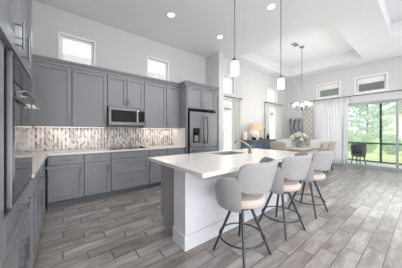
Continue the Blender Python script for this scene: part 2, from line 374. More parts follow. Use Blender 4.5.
# baseboards
def base(name, *bx): struct(MB().box(*bx).build(name, 'white', bevel=.003))
base('baseboard_far', 3.862, RX - .016, FY - .016, FY - .002, 0.001, .13)
base('baseboard_right', RX - .016, RX - .002, 2.92, FY - .02, 0.001, .13)
base('baseboard_return', 3.66, 3.85, 3.784, 3.798, 0.001, .13)

# ------------------------------------------------------------------ cabinets
def pull(name, parent, x, z, length, vertical, y=-.026, post=.035, r=.0065):
    """bar pull whose posts root on the front face at y"""
    b = MB(); h = length / 2
    if vertical:
        b.tube([(x, y - post, z - h), (x, y - post, z + h)], r)
        for q in (-1, 1): b.tube([(x, y, z + q * h * .75), (x, y - post, z + q * h * .75)], r * .8)
    else:
        b.tube([(x - h, y - post, z), (x + h, y - post, z)], r)
        for q in (-1, 1): b.tube([(x + q * h * .75, y, z), (x + q * h * .75, y - post, z)], r * .8)
    return b.build(name, 'nickel', parent)
def shaker(name, parent, x0, x1, z0, z1, st=.057, m='cab', flat=False):
    b = MB(); g = .0035; x0 += g; x1 -= g; z0 += g; z1 -= g
    if flat: b.box(x0, x1, -.026, -.001, z0, z1)
    else:
        b.box(x0 + st, x1 - st, -.008, -.001, z0 + st, z1 - st)
        b.box(x0, x0 + st, -.026, -.001, z0, z1); b.box(x1 - st, x1, -.026, -.001, z0, z1)
        b.box(x0 + st, x1 - st, -.026, -.001, z0, z0 + st); b.box(x0 + st, x1 - st, -.026, -.001, z1 - st, z1)
    return b.build(name, m, parent, smooth=False, bevel=.0015, segs=1)
def cabinet(label, w, d, z0, z1, loc, rz, fronts, group, toe=0, name='base_cabinet', m='cab'):
    """local frame: x along the front, front face at y=0 looking to -y, body towards +y"""
    t = thing(name, label, 'cabinet', loc, rz, group)
    e = .001
    b = MB().box(e, w - e, 0, d, z0 + toe, z1); b.build('body', m, t, smooth=False)
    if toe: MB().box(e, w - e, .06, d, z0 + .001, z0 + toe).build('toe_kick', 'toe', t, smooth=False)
    for fr in fronts:
        kind, x0, x1, a, c = fr[:5]
        o = shaker(kind, t, x0, x1, a, c, flat=(kind == 'drawer' and c - a < .21), m=m)
        if len(fr) > 5 and fr[5]:
            hx, hz, hl, hv = fr[5]; pull('handle', o, hx, hz, hl, hv)
    return t
BYF = 3.835       # body front of the back base run (door faces 20 mm proud)
def base_unit(x0, x1, kind, label, hs='r'):
    w = x1 - x0; T, B = .875, .10
    if kind == 'dd':
        hx = w - .045 if hs == 'r' else .045
        fr = [('drawer', .006, w - .006, .715, .868, (w / 2, .79, .13, False)), ('door', .006, w - .006, B + .008, .708, (hx, .58, .15, True))]
    else:
        fr = [('drawer', .006, w - .006, .735, .868, None), ('drawer', .006, w - .006, .425, .728, (w / 2, .60, .2, False)), ('drawer', .006, w - .006, B + .008, .418, (w / 2, .28, .2, False))]
    return cabinet(label, w, .575, 0, T, (x0, BYF, 0), 0, fr, 'grey base cabinets under the back counter', toe=.10)
base_unit(-.205, .30, 'dd', 'grey base cabinet with drawer over door, in the far left corner', 'r')
base_unit(.302, .742, 'dd', 'grey base cabinet just left of the three drawer unit', 'r')
base_unit(.744, 1.515, 'd3', 'wide grey drawer unit beneath the black cooktop', 'r')
base_unit(1.517, 1.968, 'dd', 'grey base cabinet just right of the cooktop drawers, behind the island corner', 'l')
base_unit(1.970, 2.455, 'dd', 'grey base cabinet beside the refrigerator panel, behind the island', 'l')
# left run, facing +x : local x -> +y
LF = -.23
def left_unit(y0, y1, label, two):
    w = y1 - y0
    fr = [('drawer', .006, w - .006, .715, .868, (w / 2, .79, .13, False))]
    fr += [('door', .006, w / 2, .108, .708, (w / 2 - .045, .58, .15, True)), ('door', w / 2, w - .006, .108, .708, (w / 2 + .045, .58, .15, True))] if two else [('door', .006, w - .006, .108, .708, (w - .05, .58, .15, True))]
    cabinet(label, w, .60, 0, .875, (LF, y0, 0), PI / 2, fr, 'grey base cabinets on the left run', toe=.10)
left_unit(2.060, 2.86, 'grey two door base cabinet right beside the oven tower', True)
left_unit(2.862, 3.40, 'grey base cabinet on the left run, next to the corner', False)
cabinet('grey blind filler closing the inner corner of the two counter runs', .43, .60, 0, .875, (LF, 3.402, 0), PI / 2, [], 'grey base cabinets on the left run', toe=.10, name='corner_cabinet')
# tall oven tower
TW = thing('oven_tower_cabinet', 'tall grey cabinet at the left edge that houses the wall oven', 'cabinet', (LF, .86, 0), PI / 2)
W = 1.198; y_ov0, y_ov1 = .455, 1.178
tb = MB(); tb.box(0, W, .021, .60, .10, .874); tb.box(0, y_ov0 - .006, .021, .60, .874, 1.70); tb.box(y_ov1 + .004, W, .0, .60, .874, 1.70); tb.box(0, W, .0, .60, 1.70, 2.52); tb.box(y_ov0 - .006, y_ov1 + .004, .52, .60, .874, 1.70)
tb.build('body', 'cab', TW, smooth=False)
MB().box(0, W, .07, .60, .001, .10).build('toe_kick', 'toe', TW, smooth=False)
o = shaker('door', TW, 0, .592, 1.702, 2.515, st=.085); pull('handle', o, .50, 1.795, .15, True)
o = shaker('door', TW, .594, W, 1.702, 2.515, st=.085); pull('handle', o, .695, 1.795, .15, True)
def back(o, d):
    o.location.y += d; return o
o = back(shaker('door', TW, 0, .40, .11, 1.695, st=.07), .021)
o = back(shaker('drawer', TW, .405, W, .63, .842, st=.05), .021); pull('handle', o, .83, .76, .16, False)
o = back(shaker('door', TW, .405, .80, .11, .624, st=.06), .021); pull('handle', o, .745, .46, .16, True)
o = back(shaker('door', TW, .802, W, .11, .624, st=.06), .021); pull('handle', o, .86, .46, .16, True)
MB().box(.405, W - .004, .004, .0205, .846, .873).build('shadow_gap_strip', 'blackplastic', TW, smooth=False)  # black strip put in for the dark shade line below the oven
ov = thing('wall_oven', 'dark glass built in wall oven with a chrome edged bar handle, in the tall cabinet', 'oven', (LF, .86 + y_ov0, .878), PI / 2)
ow = y_ov1 - y_ov0
b = MB(); b.box(.0, ow, -.003, .50, .0, .81); b.build('body', 'blackplastic', ov, smooth=False)
b = MB(); b.box(0, .03, -.024, -.004, 0, .81); b.box(ow - .008, ow, -.024, -.004, 0, .81); b.box(.03, ow - .008, -.024, -.004, 0, .03); b.build('trim_frame', 'steel', ov, smooth=False)
MB().box(.032, ow - .01, -.028, -.004, .035, .655).build('oven_door', 'ovenglass', ov, smooth=False)
MB().box(.032, ow - .01, -.026, -.004, .665, .808).build('control_panel', 'blackglass', ov, smooth=False)
hb = MB(); hb.tube([(.04, -.066, .60), (ow * .35, -.076, .60), (ow * .65, -.076, .60), (ow - .03, -.066, .60)], .014); ho = hb.build('handle', 'ovenhandle', ov)
for xx in (.06, ow - .05): MB().box(xx - .015, xx + .015, -.07, -.028, .582, .618).build('handle_bracket', 'chrome', ho, bevel=.003)
MB().tube([(.04, -.073, .615), (ow * .35, -.083, .615), (ow * .65, -.083, .615), (ow - .03, -.073, .615)], .005).build('handle_trim', 'chrome', ho)
# upper cabinets on the back wall
UYF = 4.09; U0, U1 = 1.375, 2.46
def upper(x0, x1, label, doors, z0=U0):
    w = x1 - x0
    fr = []
    for (a, c, side) in doors:
        a, c = a - x0, c - x0
        hx = c - .03 if side == 'r' else a + .03
        fr.append(('door', a + .003, c - .003, z0 + .006, U1 - .006, (hx, z0 + .12, .13, True)))
    return cabinet(label, w, WY - UYF - .002, z0, U1, (x0, UYF, 0), 0, fr, 'grey wall cabinets above the back counter', name='wall_cabinet')
upper(-.86 + .001, .128, 'grey wall cabinet leftmost on the back wall, beside the oven tower', [(-.42, .125, 'r')])
upper(.130, .722, 'tall single door grey wall cabinet just left of the microwave', [(.132, .718, 'r')])
upper(.724, 1.49, 'short two door grey cabinet over the microwave', [(.726, 1.106, 'r'), (1.107, 1.488, 'l')], z0=1.80)
upper(1.492, 2.062, 'tall grey wall cabinet just right of the microwave', [(1.495, 2.06, 'l')])
upper(2.064, 2.455, 'narrow grey wall cabinet beside the refrigerator panel', [(2.066, 2.45, 'l')])
tag(MB().box(2.458, 2.492, 3.74, WY - .002, 0.001, 2.46).build('refrigerator_end_panel', 'cab', bevel=.002), 'full height grey panel on the left side of the refrigerator', 'panel')
tag(MB().box(3.452, 3.486, 3.74, WY - .002, 0.001, 2.46).build('refrigerator_end_panel', 'cab', bevel=.002), 'full height grey panel on the right of the refrigerator by the white wall', 'panel')
cabinet('deep two door grey cabinet above the refrigerator', .956, .64, 1.885, 2.46, (2.494, 3.76, 0), 0,
        [('door', .004, .477, 1.90, 2.45, (.44, 2.0, .13, True)), ('door', .479, .952, 1.90, 2.45, (.516, 2.0, .13, True))], None, name='wall_cabinet')
def crown(name, label, poly_runs):
    b = MB()
    for kind, a0, a1, face in poly_runs:
        prof = [(0, 0), (-.02, 0), (-.03, .03), (-.06, .075), (-.06, .10), (0, .10)]
        if kind == 'y': b.prism([(face + u, 2.462 + v) for u, v in prof], 'x', a0, a1)
        elif kind == 'xl': b.prism([(face + u, 2.462 + v) for u, v in prof], 'y', a0, a1)
        else: b.prism([(face - u, 2.462 + v) for u, v in prof], 'y', a0, a1)
    return tag(b.build(name, 'cab', smooth=False), label, 'moulding')
crown('crown_moulding', 'grey crown moulding running along the top of the back wall cabinets', [('y', -.85, 2.395, UYF - .02)])
crown('crown_moulding', 'grey crown moulding wrapping the deep cabinet above the refrigerator', [('y', 2.40, 3.545, 3.738), ('xl', 3.738, WY - .003, 2.458), ('xr', 3.738, WY - .003, 3.487)])
# counters, splash
ct = MB(); ct.prism([(LX + .002, 2.062), (-.195, 2.062), (-.195, 3.79), (2.456, 3.79), (2.456, WY - .004), (LX + .002, WY - .004)], 'z', .877, .915)
tag(ct.build('countertop', 'quartz', smooth=False, bevel=.003), 'white quartz worktop in an L along the left run and back wall', 'countertop')
tag(MB().box(LX + .016, 2.442, WY - .014, WY - .002, .9165, U0 - .001).build('backsplash', 'splash', smooth=False), 'grey and white elongated mosaic tile backsplash behind the cooktop', 'backsplash')
tag(MB().box(LX + .002, LX + .014, 2.065, WY - .002, .9165, U0 - .001).build('backsplash', 'splash', smooth=False), 'mosaic tile backsplash on the left side wall by the oven tower', 'backsplash')
tag(MB().box(2.444, 2.4565, 3.80, WY - .002, .9165, U0 - .001).build('side_splash', 'quartz', smooth=False), 'plain pale splash panel beside the refrigerator at the counter end', 'panel')
# under-cabinet lights
for x0, x1, lb in ((-.40, .70, 'slim warm light bar under the wall cabinets left of the microwave'), (1.52, 2.42, 'slim warm light bar under the wall cabinets right of the microwave')):
    t = thing('undercabinet_light', lb, 'light', ((x0 + x1) / 2, 4.30, U0 - .016), 0)
    w = (x1 - x0) / 2
    MB().box(-w, w, -.02, .02, .006, .015).build('housing', 'white', t, smooth=False)
    MB().box(-w, w, -.015, .015, .0, .006).build('lens', 'led', t, smooth=False)
    area('light_bar_lamp', ((x0 + x1) / 2, 4.29, U0 - .02), (0, 0, 0), x1 - x0, .03, 1.2, (1, .94, .88))
# cooktop
t = thing('cooktop', 'black glass cooktop set in the white worktop under the microwave', 'cooktop', (1.13, 4.09, .916))
MB().box(-.38, .38, -.255, .255, 0, .008).build('glass_top', 'blackglass', t, bevel=.003)
for x, y, r in ((-.2, .1, .1), (-.2, -.13, .075), (.2, .1, .075), (.2, -.13, .1)): MB().lathe([(r - .006, .0082), (r - .006, .0092), (r, .0092), (r, .0082)], x, y).build('burner_ring', 'ventgrey', t)
for k in range(4): MB().lathe([(0, .026), (.014, .026), (.017, .008)], .31, -.09 + k * .06).build('knob', 'blackplastic', t)
# microwave
t = thing('microwave', 'stainless over the range microwave with dark window, under the short cabinet', 'microwave', (1.108, 4.0, 1.395))
MB().box(-.378, .378, .002, .40, .0, .40).build('body', 'blackplastic', t, smooth=False)
d = MB(); d.box(-.378, .20, -.03, 0, .02, .09); d.box(-.378, .20, -.03, 0, .33, .40); d.box(-.378, -.33, -.03, 0, .09, .33); d.box(.165, .20, -.03, 0, .09, .33)
do = d.build('microwave_door', 'steeldark', t, smooth=False, bevel=.002)
MB().box(-.329, .164, -.024, 0, .091, .329).build('door_window', 'blackglass', do, smooth=False)
MB().box(-.29, .125, -.0255, -.0245, .125, .295).build('window_mesh', 'darkglass', do, smooth=False)
hb = MB(); hb.tube([(.185, -.065, .07), (.185, -.065, .35)], .009); [hb.tube([(.185, -.03, z), (.185, -.065, z)], .007) for z in (.09, .33)]; hb.build('handle', 'chrome', do)
c = MB(); c.box(.203, .378, -.03, 0, .02, .40); co = c.build('control_panel', 'steeldark', t, smooth=False, bevel=.002)
MB().box(.222, .36, -.0315, -.0302, .09, .34).build('keypad', 'blackglass', co, smooth=False)
MB().box(.232, .35, -.0325, -.0317, .28, .32).build('display', 'darkglass', co, smooth=False)
# refrigerator
t = thing('refrigerator', 'stainless french door refrigerator with dispenser, between grey panels', 'refrigerator', (2.972, 3.66, 0))
MB().box(-.455, .455, .06, .74, .02, 1.80).build('body', 'blackplastic', t, smooth=False)
MB().box(-.455, .455, .07, .70, 0.001, .02).build('base_grille', 'blackplastic', t, smooth=False)
lo = MB().box(-.455, -.003, 0, .058, .87, 1.79).build('refrigerator_door', 'steel', t, bevel=.008)
ro = MB().box(.003, .455, 0, .058, .87, 1.79).build('refrigerator_door', 'steel', t, bevel=.008)
fo = MB().box(-.455, .455, 0, .058, .03, .86).build('freezer_drawer', 'steel', t, bevel=.008)
def fh(o, x):
    b = MB(); b.tube([(x, -.05, .96), (x + (.015 if x > 0 else -.015), -.062, 1.1), (x + (.02 if x > 0 else -.02), -.066, 1.28), (x + (.015 if x > 0 else -.015), -.062, 1.46), (x, -.05, 1.68)], .013)
    for z in (1.0, 1.64): b.tube([(x, 0, z), (x, -.05, z)], .01)
    b.build('handle', 'ovenhandle', o)
fh(lo, -.05); fh(ro, .05)
b = MB(); b.tube([(-.36, -.055, .80), (.36, -.055, .80)], .013); [b.tube([(x, 0, .80), (x, -.055, .80)], .01) for x in (-.32, .32)]; b.build('handle', 'steel', fo)
d = MB(); d.box(-.37, -.16, -.004, .0, 1.0, 1.37); do = d.build('water_dispenser', 'blackglass', lo, smooth=False)
MB().box(-.33, -.20, -.007, -.0045, 1.03, 1.18).build('dispenser_recess', 'ventgrey', do, smooth=False)
MB().box(-.345, -.185, -.007, -.0045, 1.27, 1.35).build('dispenser_panel', 'darkglass', do, smooth=False)

# ------------------------------------------------------------------ island
isl = thing('kitchen_island', 'large kitchen island with white panelled side and grey end panel', 'island', (0, 0, 0))
IX0, IX1 = 1.03, 3.22
b = MB(); b.box(1.10, IX1 - .02, 1.842, 2.30, .10, .70).box(1.10, 1.92, 1.842, 2.30, .70, .875).box(2.48, IX1 - .02, 1.842, 2.30, .70, .875); b.build('body', 'islandgrey', isl, smooth=False)
MB().box(1.085, 1.0995, 1.842, 2.30, .10, .875).box(1.085, 1.0995, 1.842, 2.235, .001, .0995).build('end_panel', 'islandgrey', isl, smooth=False)
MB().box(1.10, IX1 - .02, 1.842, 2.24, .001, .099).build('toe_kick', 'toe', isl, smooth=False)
MB().box(IX0, IX1, 1.59, 1.84, .001, .875).build('knee_wall', 'islandwhite', isl, smooth=False)
b = MB(); b.box(IX0 - .016, IX1 + .016, 1.574, 1.589, .001, .16); b.box(IX0 - .016, IX0 - .001, 1.589, 1.842, .001, .16); b.box(IX1 + .001, IX1 + .016, 1.589, 1.842, .001, .16)
b.build('skirting', 'islandwhite', isl, bevel=.004)
for k in range(4):
    x0 = 1.12 + k * .52; o = shaker('door', isl, 0, .516, .11, .868); o.location = (x0 + .516, 2.301, 0); o.rotation_euler = (0, 0, PI); pull('handle', o, .05, .60, .15, True)
SX0, SX1, SY0, SY1 = 1.93, 2.47, 1.90, 2.29
ic = MB(); X0, X1, Y0, Y1 = .935, 3.30, 1.175, 2.40
for (a, c, e, g) in ((X0, SX0, Y0, Y1), (SX1, X1, Y0, Y1), (SX0, SX1, Y0, SY0), (SX0, SX1, SY1, Y1)): ic.box(a, c, e, g, .877, .915)
bmesh.ops.remove_doubles(ic.bm, verts=ic.bm.verts[:], dist=1e-5)
ic.bm.verts.index_update(); seen = {}
for q in ic.bm.faces: seen.setdefault(tuple(sorted(v.index for v in q.verts)), []).append(q)
bmesh.ops.delete(ic.bm, geom=[q for L in seen.values() if len(L) > 1 for q in L], context='FACES_ONLY')
tag(ic.build('island_worktop', 'quartz', smooth=False), 'long white quartz worktop with seating overhang on the kitchen island', 'countertop')
t = thing('sink', 'stainless undermount sink set in the island worktop', 'sink', ((SX0 + SX1) / 2, (SY0 + SY1) / 2, .72))
w, d = (SX1 - SX0) / 2 - .003, (SY1 - SY0) / 2 - .003
b = MB(); b.box(-w, w, -d, d, .0, .012); b.box(-w, -w + .01, -d, d, .012, .19); b.box(w - .01, w, -d, d, .012, .19); b.box(-w + .01, w - .01, -d, -d + .01, .012, .19); b.box(-w + .01, w - .01, d - .01, d, .012, .19)
b.build('basin', 'basin', t, smooth=False)
MB().lathe([(0, .014), (.04, .014), (.04, .0122)], 0, 0).build('drain', 'chrome', t)
t = thing('faucet', 'brushed nickel pull out kitchen faucet leaning over the island sink', 'faucet', (2.49, 1.84, .9155), math.radians(20))
b = MB(); b.lathe([(.0, 0), (.032, 0), (.032, .012), (.024, .02), (.024, .11), (.0, .12)]); b.build('body', 'nickel', t)
MB().tube([(0, 0, .10), (-.03, .05, .15), (-.07, .12, .20), (-.10, .18, .215)], [.018, .018, .016, .016]).build('spout', 'nickel', t)
MB().tube([(-.10, .18, .215), (-.115, .21, .20), (-.12, .22, .165)], [.019, .022, .02]).build('spray_head', 'nickel', t)
MB().tube([(.0, 0, .09), (.05, -.01, .115), (.085, -.015, .135)], [.009, .008, .007]).build('lever', 'nickel', t)

# ------------------------------------------------------------------ bar stools
def stool(label):
    t = thing('bar_stool', label, 'stool', (0, 0, 0), 0, 'swivel bar stools at the island')
    # seat cushion
    prof = [(0, .525), (.12, .525), (.20, .535), (.24, .56), (.246, .592), (.222, .625), (.16, .636), (0, .638)]
    s = MB().lathe(prof, 0, .0, 32)
    for v in s.bm.verts: v.co.y = v.co.y * .98
    s.build('seat', 'stoolseat', t)
    def shell(ph, r, z): return (r * math.sin(ph) * 1.02, -r * math.cos(ph), z)
    def bk(u, v):
        q = abs(u * 2 - 1); ph = (u * 2 - 1) * math.radians(73)
        zt = .99; zb = .70
        if q > .72: k = (q - .72) / .28; rr = .10 * (1 - math.sqrt(max(0, 1 - k * k))); zt -= rr; zb += rr * .55
        zb += .02 * q
        z = zb + (zt - zb) * v
        return shell(ph, .262 + .26 * (z - .70), z)
    MB().grid(bk, 28, 8).build('backrest', 'stoolfab', t, solid=.05, bevel=.016, segs=3)
    for sg in (-1, 1):
        def arm(u, v, sg=sg):
            ph = sg * (math.radians(67) + u * math.radians(64))
            zt = .85 - .015 * u
            if u > .45: k = (u - .45) / .55; zt -= .24 * (1 - math.sqrt(max(0, 1 - k * k)))
            zb = .53
            z = zb + (zt - zb) * v
            r = .222 + .082 * max(0, (z - .52) / .33) ** .55
            return shell(ph, r, z)
        MB().grid(arm, 18, 8).build('armrest', 'stoolfab', t, solid=.038, bevel=.012, segs=3)
    MB().lathe([(0, .485), (.11, .485), (.12, .495), (.12, .5245), (0, .5245)]).build('swivel_plate', 'gunmetal', t)
    for k in range(4):
        a = math.radians(45 + 90 * k - 17); c, s_ = math.cos(a), math.sin(a)
        MB().tube([(.09 * c, .09 * s_, .50), (.295 * c, .295 * s_, .001)], [.0165, .0125], 12).build('leg', 'gunmetal', t)
    R = .232
    MB().tube([(R * math.cos(2 * PI * k / 40), R * math.sin(2 * PI * k / 40), .185) for k in range(40)], .009, 8, closed=True).build('foot_ring', 'gunmetal', t)
    return t
st = stool('nearest of the three grey bar stools, in front of the white island side')
st.location = (1.49, 1.21, 0); st.rotation_euler = (0, 0, math.radians(16))
copy_thing(st, (2.28, 1.20, 0), math.radians(12), 'middle of the three grey bar stools along the island')
copy_thing(st, (3.12, 1.19, 0), math.radians(14), 'farthest of the three grey bar stools, by the island end')

# ------------------------------------------------------------------ dining area
t = thing('dining_table', 'rectangular pale topped dining table on a wood pedestal under the chandelier', 'table', (6.4, 2.75, 0))
MB().box(-.75, .75, -.48, .48, .725, .75).build('tabletop', 'tabletop', t, bevel=.006)
MB().box(-.71, .71, -.44, .44, .66, .7245).build('apron', 'tablewood', t, bevel=.004)
for x in (-.45, .45):
    p = MB().lathe([(0, .06), (.12, .06), (.07, .16), (.06, .3), (.10, .48), (.07, .58), (.11, .6595), (0, .6595)], x, 0).build('pedestal', 'tablewood', t)
    MB().box(x - .07, x + .07, -.34, .34, .001, .06).build('foot', 'tablewood', t, bevel=.01)
def dchair(fabric, label, group):
    c = thing('dining_chair', label, 'chair', (0, 0, 0), 0, group)      # faces +y
    MB().box(-.25, .25, -.23, .27, .39, .50).build('seat', fabric, c, bevel=.03, segs=3)
    def bkf(u, v):
        x = (u * 2 - 1) * .25; z = .40 + v * .58
        return (x, -.265 - .13 * v + .05 * (u * 2 - 1) ** 2, z - .03 * v * (u * 2 - 1) ** 4)
    MB().grid(bkf, 10, 8).build('backrest', fabric, c, solid=.075, bevel=.02, segs=3)
    for sx in (-1, 1):
        MB().tube([(sx * .21, .23, .39), (sx * .215, .24, .001)], [.024, .016], 8).build('leg', 'darkwood', c)
        MB().tube([(sx * .21, -.20, .39), (sx * .215, -.29, .001)], [.024, .016], 8).build('leg', 'darkwood', c)
    return c
G = 'upholstered chairs around the dining table'
c1 = dchair('chairtan', 'taupe dining chair at the left end of the table, its back towards the island', G); c1.location = (5.56, 2.84, 0); c1.rotation_euler = (0, 0, -PI / 2)
copy_thing(c1, (6.02, 2.19, 0), math.radians(4), 'taupe dining chair on the near long side, left of its neighbour, above the farthest stool')
copy_thing(c1, (6.72, 2.19, 0), math.radians(-3), 'taupe dining chair on the near long side, closest to the sheer curtain')
c2 = dchair('chairpale', 'cream dining chair on the far side behind the left of the flowers', G); c2.location = (7.22, 3.36, 0); c2.rotation_euler = (0, 0, PI - .45)
copy_thing(c2, (7.30, 2.58, 0), PI / 2, 'cream dining chair at the far end of the table by the patterned curtain')
# vase and flowers
vx, vy = 6.42, 2.72
t = thing('vase', 'round grey pottery vase holding white flowers on the dining table', 'vase', (vx, vy, .7505))
MB().lathe([(0, 0), (.07, 0), (.11, .05), (.115, .10), (.09, .16), (.06, .18), (.06, .19), (.05, .19), (.05, .17), (.08, .15), (.10, .10), (.06, .02), (0, .02)]).build('vase_body', 'vase', t)
def flower(i, dx, dy, h):
    f = thing('flower', 'white bloom with a green stem and leaves in the grey vase', 'flower', (vx, vy, .772), 0, 'white flowers in the vase')
    MB().tube([(dx * .1, dy * .1, 0), (dx * .3, dy * .3, .17), (dx, dy, h)], .004, 6).build('stem', 'leaf', f)
    b = MB(); rnd = random.Random(i)
    for k in range(26):
        v = Vector((rnd.gauss(0, 1), rnd.gauss(0, 1), rnd.gauss(0, 1))).normalized(); c = Vector((dx, dy, h + .02)) + v * .055
        b.ball(c, .024, .024, .018, 1)
    b.build('blossom', 'petal', f)
    b = MB()
    for k in range(5):
        a = rnd.random() * 6.28; p = Vector((dx * .8, dy * .8, h * (.62 + .08 * k))); e = p + Vector((math.cos(a) * .11, math.sin(a) * .11, .03)); n = Vector((-math.sin(a), math.cos(a), 0)) * .028; mid = (p + e) / 2 + Vector((0, 0, .02))
        b.hexa([p + n * .1, p - n * .1, mid - n, mid + n, p + n * .1 + Vector((0, 0, .003)), p - n * .1 + Vector((0, 0, .003)), mid - n + Vector((0, 0, .003)), mid + n + Vector((0, 0, .003))])
        b.hexa([mid + n, mid - n, e - n * .1, e + n * .1, mid + n + Vector((0, 0, .003)), mid - n + Vector((0, 0, .003)), e - n * .1 + Vector((0, 0, .003)), e + n * .1 + Vector((0, 0, .003))])
    b.build('leaves', 'leaf', f)
for i, (dx, dy, h) in enumerate([(0, 0, .40), (.13, .02, .33), (-.13, -.02, .34), (.04, .14, .34), (-.05, -.14, .34), (.19, -.11, .25), (-.19, .10, .25), (.10, -.15, .29), (-.10, .15, .29), (-.16, -.14, .22)]): flower(i, dx * 1.2, dy * 1.2, h * 1.08)
# chandelier
t = thing('chandelier', 'brushed nickel chandelier with five frosted glass shades above the dining table', 'chandelier', (6.08, 2.49, 0))
MB().lathe([(0, TZ - .03), (.05, TZ - .03), (.07, TZ - .008), (.07, TZ - .001), (0, TZ - .001)]).build('canopy', 'nickel', t)
MB().tube([(0, 0, 2.18), (0, 0, TZ - .03)], .009, 8).build('rod', 'nickel', t)
MB().lathe([(0, 1.94), (.012, 1.96), (.03, 2.0), (.045, 2.05), (.03, 2.10), (.014, 2.18), (0, 2.2)]).build('hub', 'nickel', t)
for k in range(5):
    a = 2 * PI * k / 5 + .35; c, s = math.cos(a), math.sin(a)
    ao = MB().tube([(.03 * c, .03 * s, 2.04), (.12 * c, .12 * s, 1.99), (.18 * c, .18 * s, 1.99), (.23 * c, .23 * s, 2.03), (.24 * c, .24 * s, 2.075)], .009, 8).build('arm', 'nickel', t)
    MB().lathe([(0, 2.07), (.035, 2.07), (.038, 2.09), (0, 2.095)], .24 * c, .24 * s, 16).build('socket', 'nickel', ao)
    MB().lathe([(0, 2.098), (.035, 2.098), (.05, 2.115), (.057, 2.205), (.053, 2.205), (.046, 2.12), (0, 2.105)], .24 * c, .24 * s, 20).build('glass_shade', 'shade', ao)
for k in range(5):
    a = 2 * PI * k / 5 + .35; l = bpy.data.lights.new('chandelier_bulb', 'POINT'); l.energy = 8.5; l.color = (1, .98, .94); l.shadow_soft_size = .03
    o = bpy.data.objects.new('chandelier_bulb', l); COL.objects.link(o); o.location = (.24 * math.cos(a), .24 * math.sin(a), 2.25); o.parent = t
# pendants
def pendant(x, y, label):
    p = thing('pendant_light', label, 'pendant', (x, y, 0), 0, 'glass pendants over the island')
    MB().lathe([(0, CZ - .025), (.05, CZ - .025), (.06, CZ - .006), (.06, CZ - .001), (0, CZ - .001)]).build('canopy', 'nickel', p)
    MB().tube([(0, 0, 2.26), (0, 0, CZ - .025)], .007, 8).build('rod', 'nickel', p)
    MB().lathe([(0, 2.275), (.012, 2.27), (.02, 2.245), (.042, 2.225), (.046, 2.205), (0, 2.205)]).build('cap', 'nickel', p)
    MB().lathe([(0, 2.203), (.05, 2.203), (.055, 2.19), (.055, 2.03), (.05, 2.03), (.05, 2.185), (0, 2.195)], n=28).build('glass_shade', 'shade', p)
    l = bpy.data.lights.new('pendant_bulb', 'POINT'); l.energy = 5; l.color = (1, .94, .86); l.shadow_soft_size = .03
    o = bpy.data.objects.new('pendant_bulb', l); COL.objects.link(o); o.location = (0, 0, 2.06); o.parent = p
    return p
pendant(1.80, 1.575, 'nearer frosted glass pendant on a long rod, above the first bar stool')
pendant(3.005, 1.575, 'farther frosted glass pendant on a long rod, above the island end')
# recessed lights
for x, y, lb in ((1.745, 3.23, 'recessed ceiling light over the aisle in front of the microwave'), (3.14, 1.84, 'recessed ceiling light nearest the farther pendant rod'), (3.12, 3.22, 'recessed ceiling light in front of the refrigerator')):
    t = thing('recessed_light', lb, 'ceiling light', (x, y, CZ), 0, 'recessed lights in the kitchen ceiling')
    MB().lathe([(.065, .001), (.065, -.008), (.085, -.006), (.09, .001)], n=28).build('trim_ring', 'white', t)
    MB().lathe([(0, -.004), (.064, -.004), (.064, .001), (0, .001)], n=28).build('lens', 'can', t)
    l = bpy.data.lights.new('downlight', 'SPOT'); l.energy = 45; l.spot_size = math.radians(130); l.spot_blend = 1; l.shadow_soft_size = .06; l.color = (1, .98, .95)
    o = bpy.data.objects.new('downlight', l); COL.objects.link(o); o.location = (0, 0, -.03); o.parent = t
# air vent in tray
t = thing('ceiling_vent', 'grey slatted air vent in the tray ceiling beside the chandelier canopy', 'vent', (5.75, 2.55, TZ))
b = MB(); b.box(-.17, .17, -.10, -.08, -.012, -.001); b.box(-.17, .17, .08, .10, -.012, -.001); b.box(-.17, -.15, -.08, .08, -.012, -.001); b.box(.15, .17, -.08, .08, -.012, -.001); b.build('frame', 'white', t, smooth=False)
b = MB(); [b.box(-.149, .149, -.075 + k * .03, -.057 + k * .03, -.009, -.002) for k in range(6)]; b.build('louvers', 'ventgrey', t, smooth=False)

# ------------------------------------------------------------------ curtains
def curtain(name, label, m, axis, p, a0, a1, z0, z1, n, amp, group):
    L = a1 - a0; hw = L / 2
    def fn(u, v):
        w = amp * (math.sin(u * n * 2 * PI) + .35 * math.sin(u * n * 4.3 * PI + 1)) * (.75 + .25 * (1 - v))
        a = -hw + u * L + .01 * math.sin(v * 5 + u * 9)
        return (a, w, v * (z1 - z0))
    o = MB().grid(fn, int(n * 10), 8).build(name, m, solid=.004)
    if axis == 'y': o.location = ((a0 + a1) / 2, p, z0)
    else: o.location = (p, (a0 + a1) / 2, z0); o.rotation_euler = (0, 0, PI / 2)
    return tag(o, label, 'curtain', group)
def rod(label, axis, p, a0, a1, z, wall):
    t = thing('curtain_rod', label, 'curtain rod', ((a0 + a1) / 2, p, z) if axis == 'y' else (p, (a0 + a1) / 2, z), 0 if axis == 'y' else PI / 2)
    h = (a1 - a0) / 2
    MB().tube([(-h, 0, 0), (h, 0, 0)], .012, 8).build('rod', 'rodblack', t)
    for q in (-1, 1):
        MB().ball((q * (h + .02), 0, 0), .028, .028, .028).build('finial', 'rodblack', t)
        s = 1 if axis == 'y' else -1
        MB().box(q * (h - .1) - .012, q * (h - .1) + .012, min(0, s * wall), max(0, s * wall), -.012, .012).build('bracket', 'rodblack', t, smooth=False)
RZ = 2.50
rod('dark curtain rod over the tall window right of the refrigerator', 'y', FY - .07, 3.96, 4.98, RZ - .06, .069)
rod('dark curtain rod over the tall window right of the table lamp', 'y', FY - .07, 6.50, 7.80, RZ - .02, .069)
rod('long dark curtain rod with ball ends across the sliding glass door', 'x', RX - .10, .42, 3.86, 2.58, .099)
curtain('curtain', 'grey white curtain on the right of the tall window beside the refrigerator wall', 'drape', 'y', FY - .075, 4.68, 4.94, .02, RZ - .075, 3, .028, 'linen curtains on the far wall')
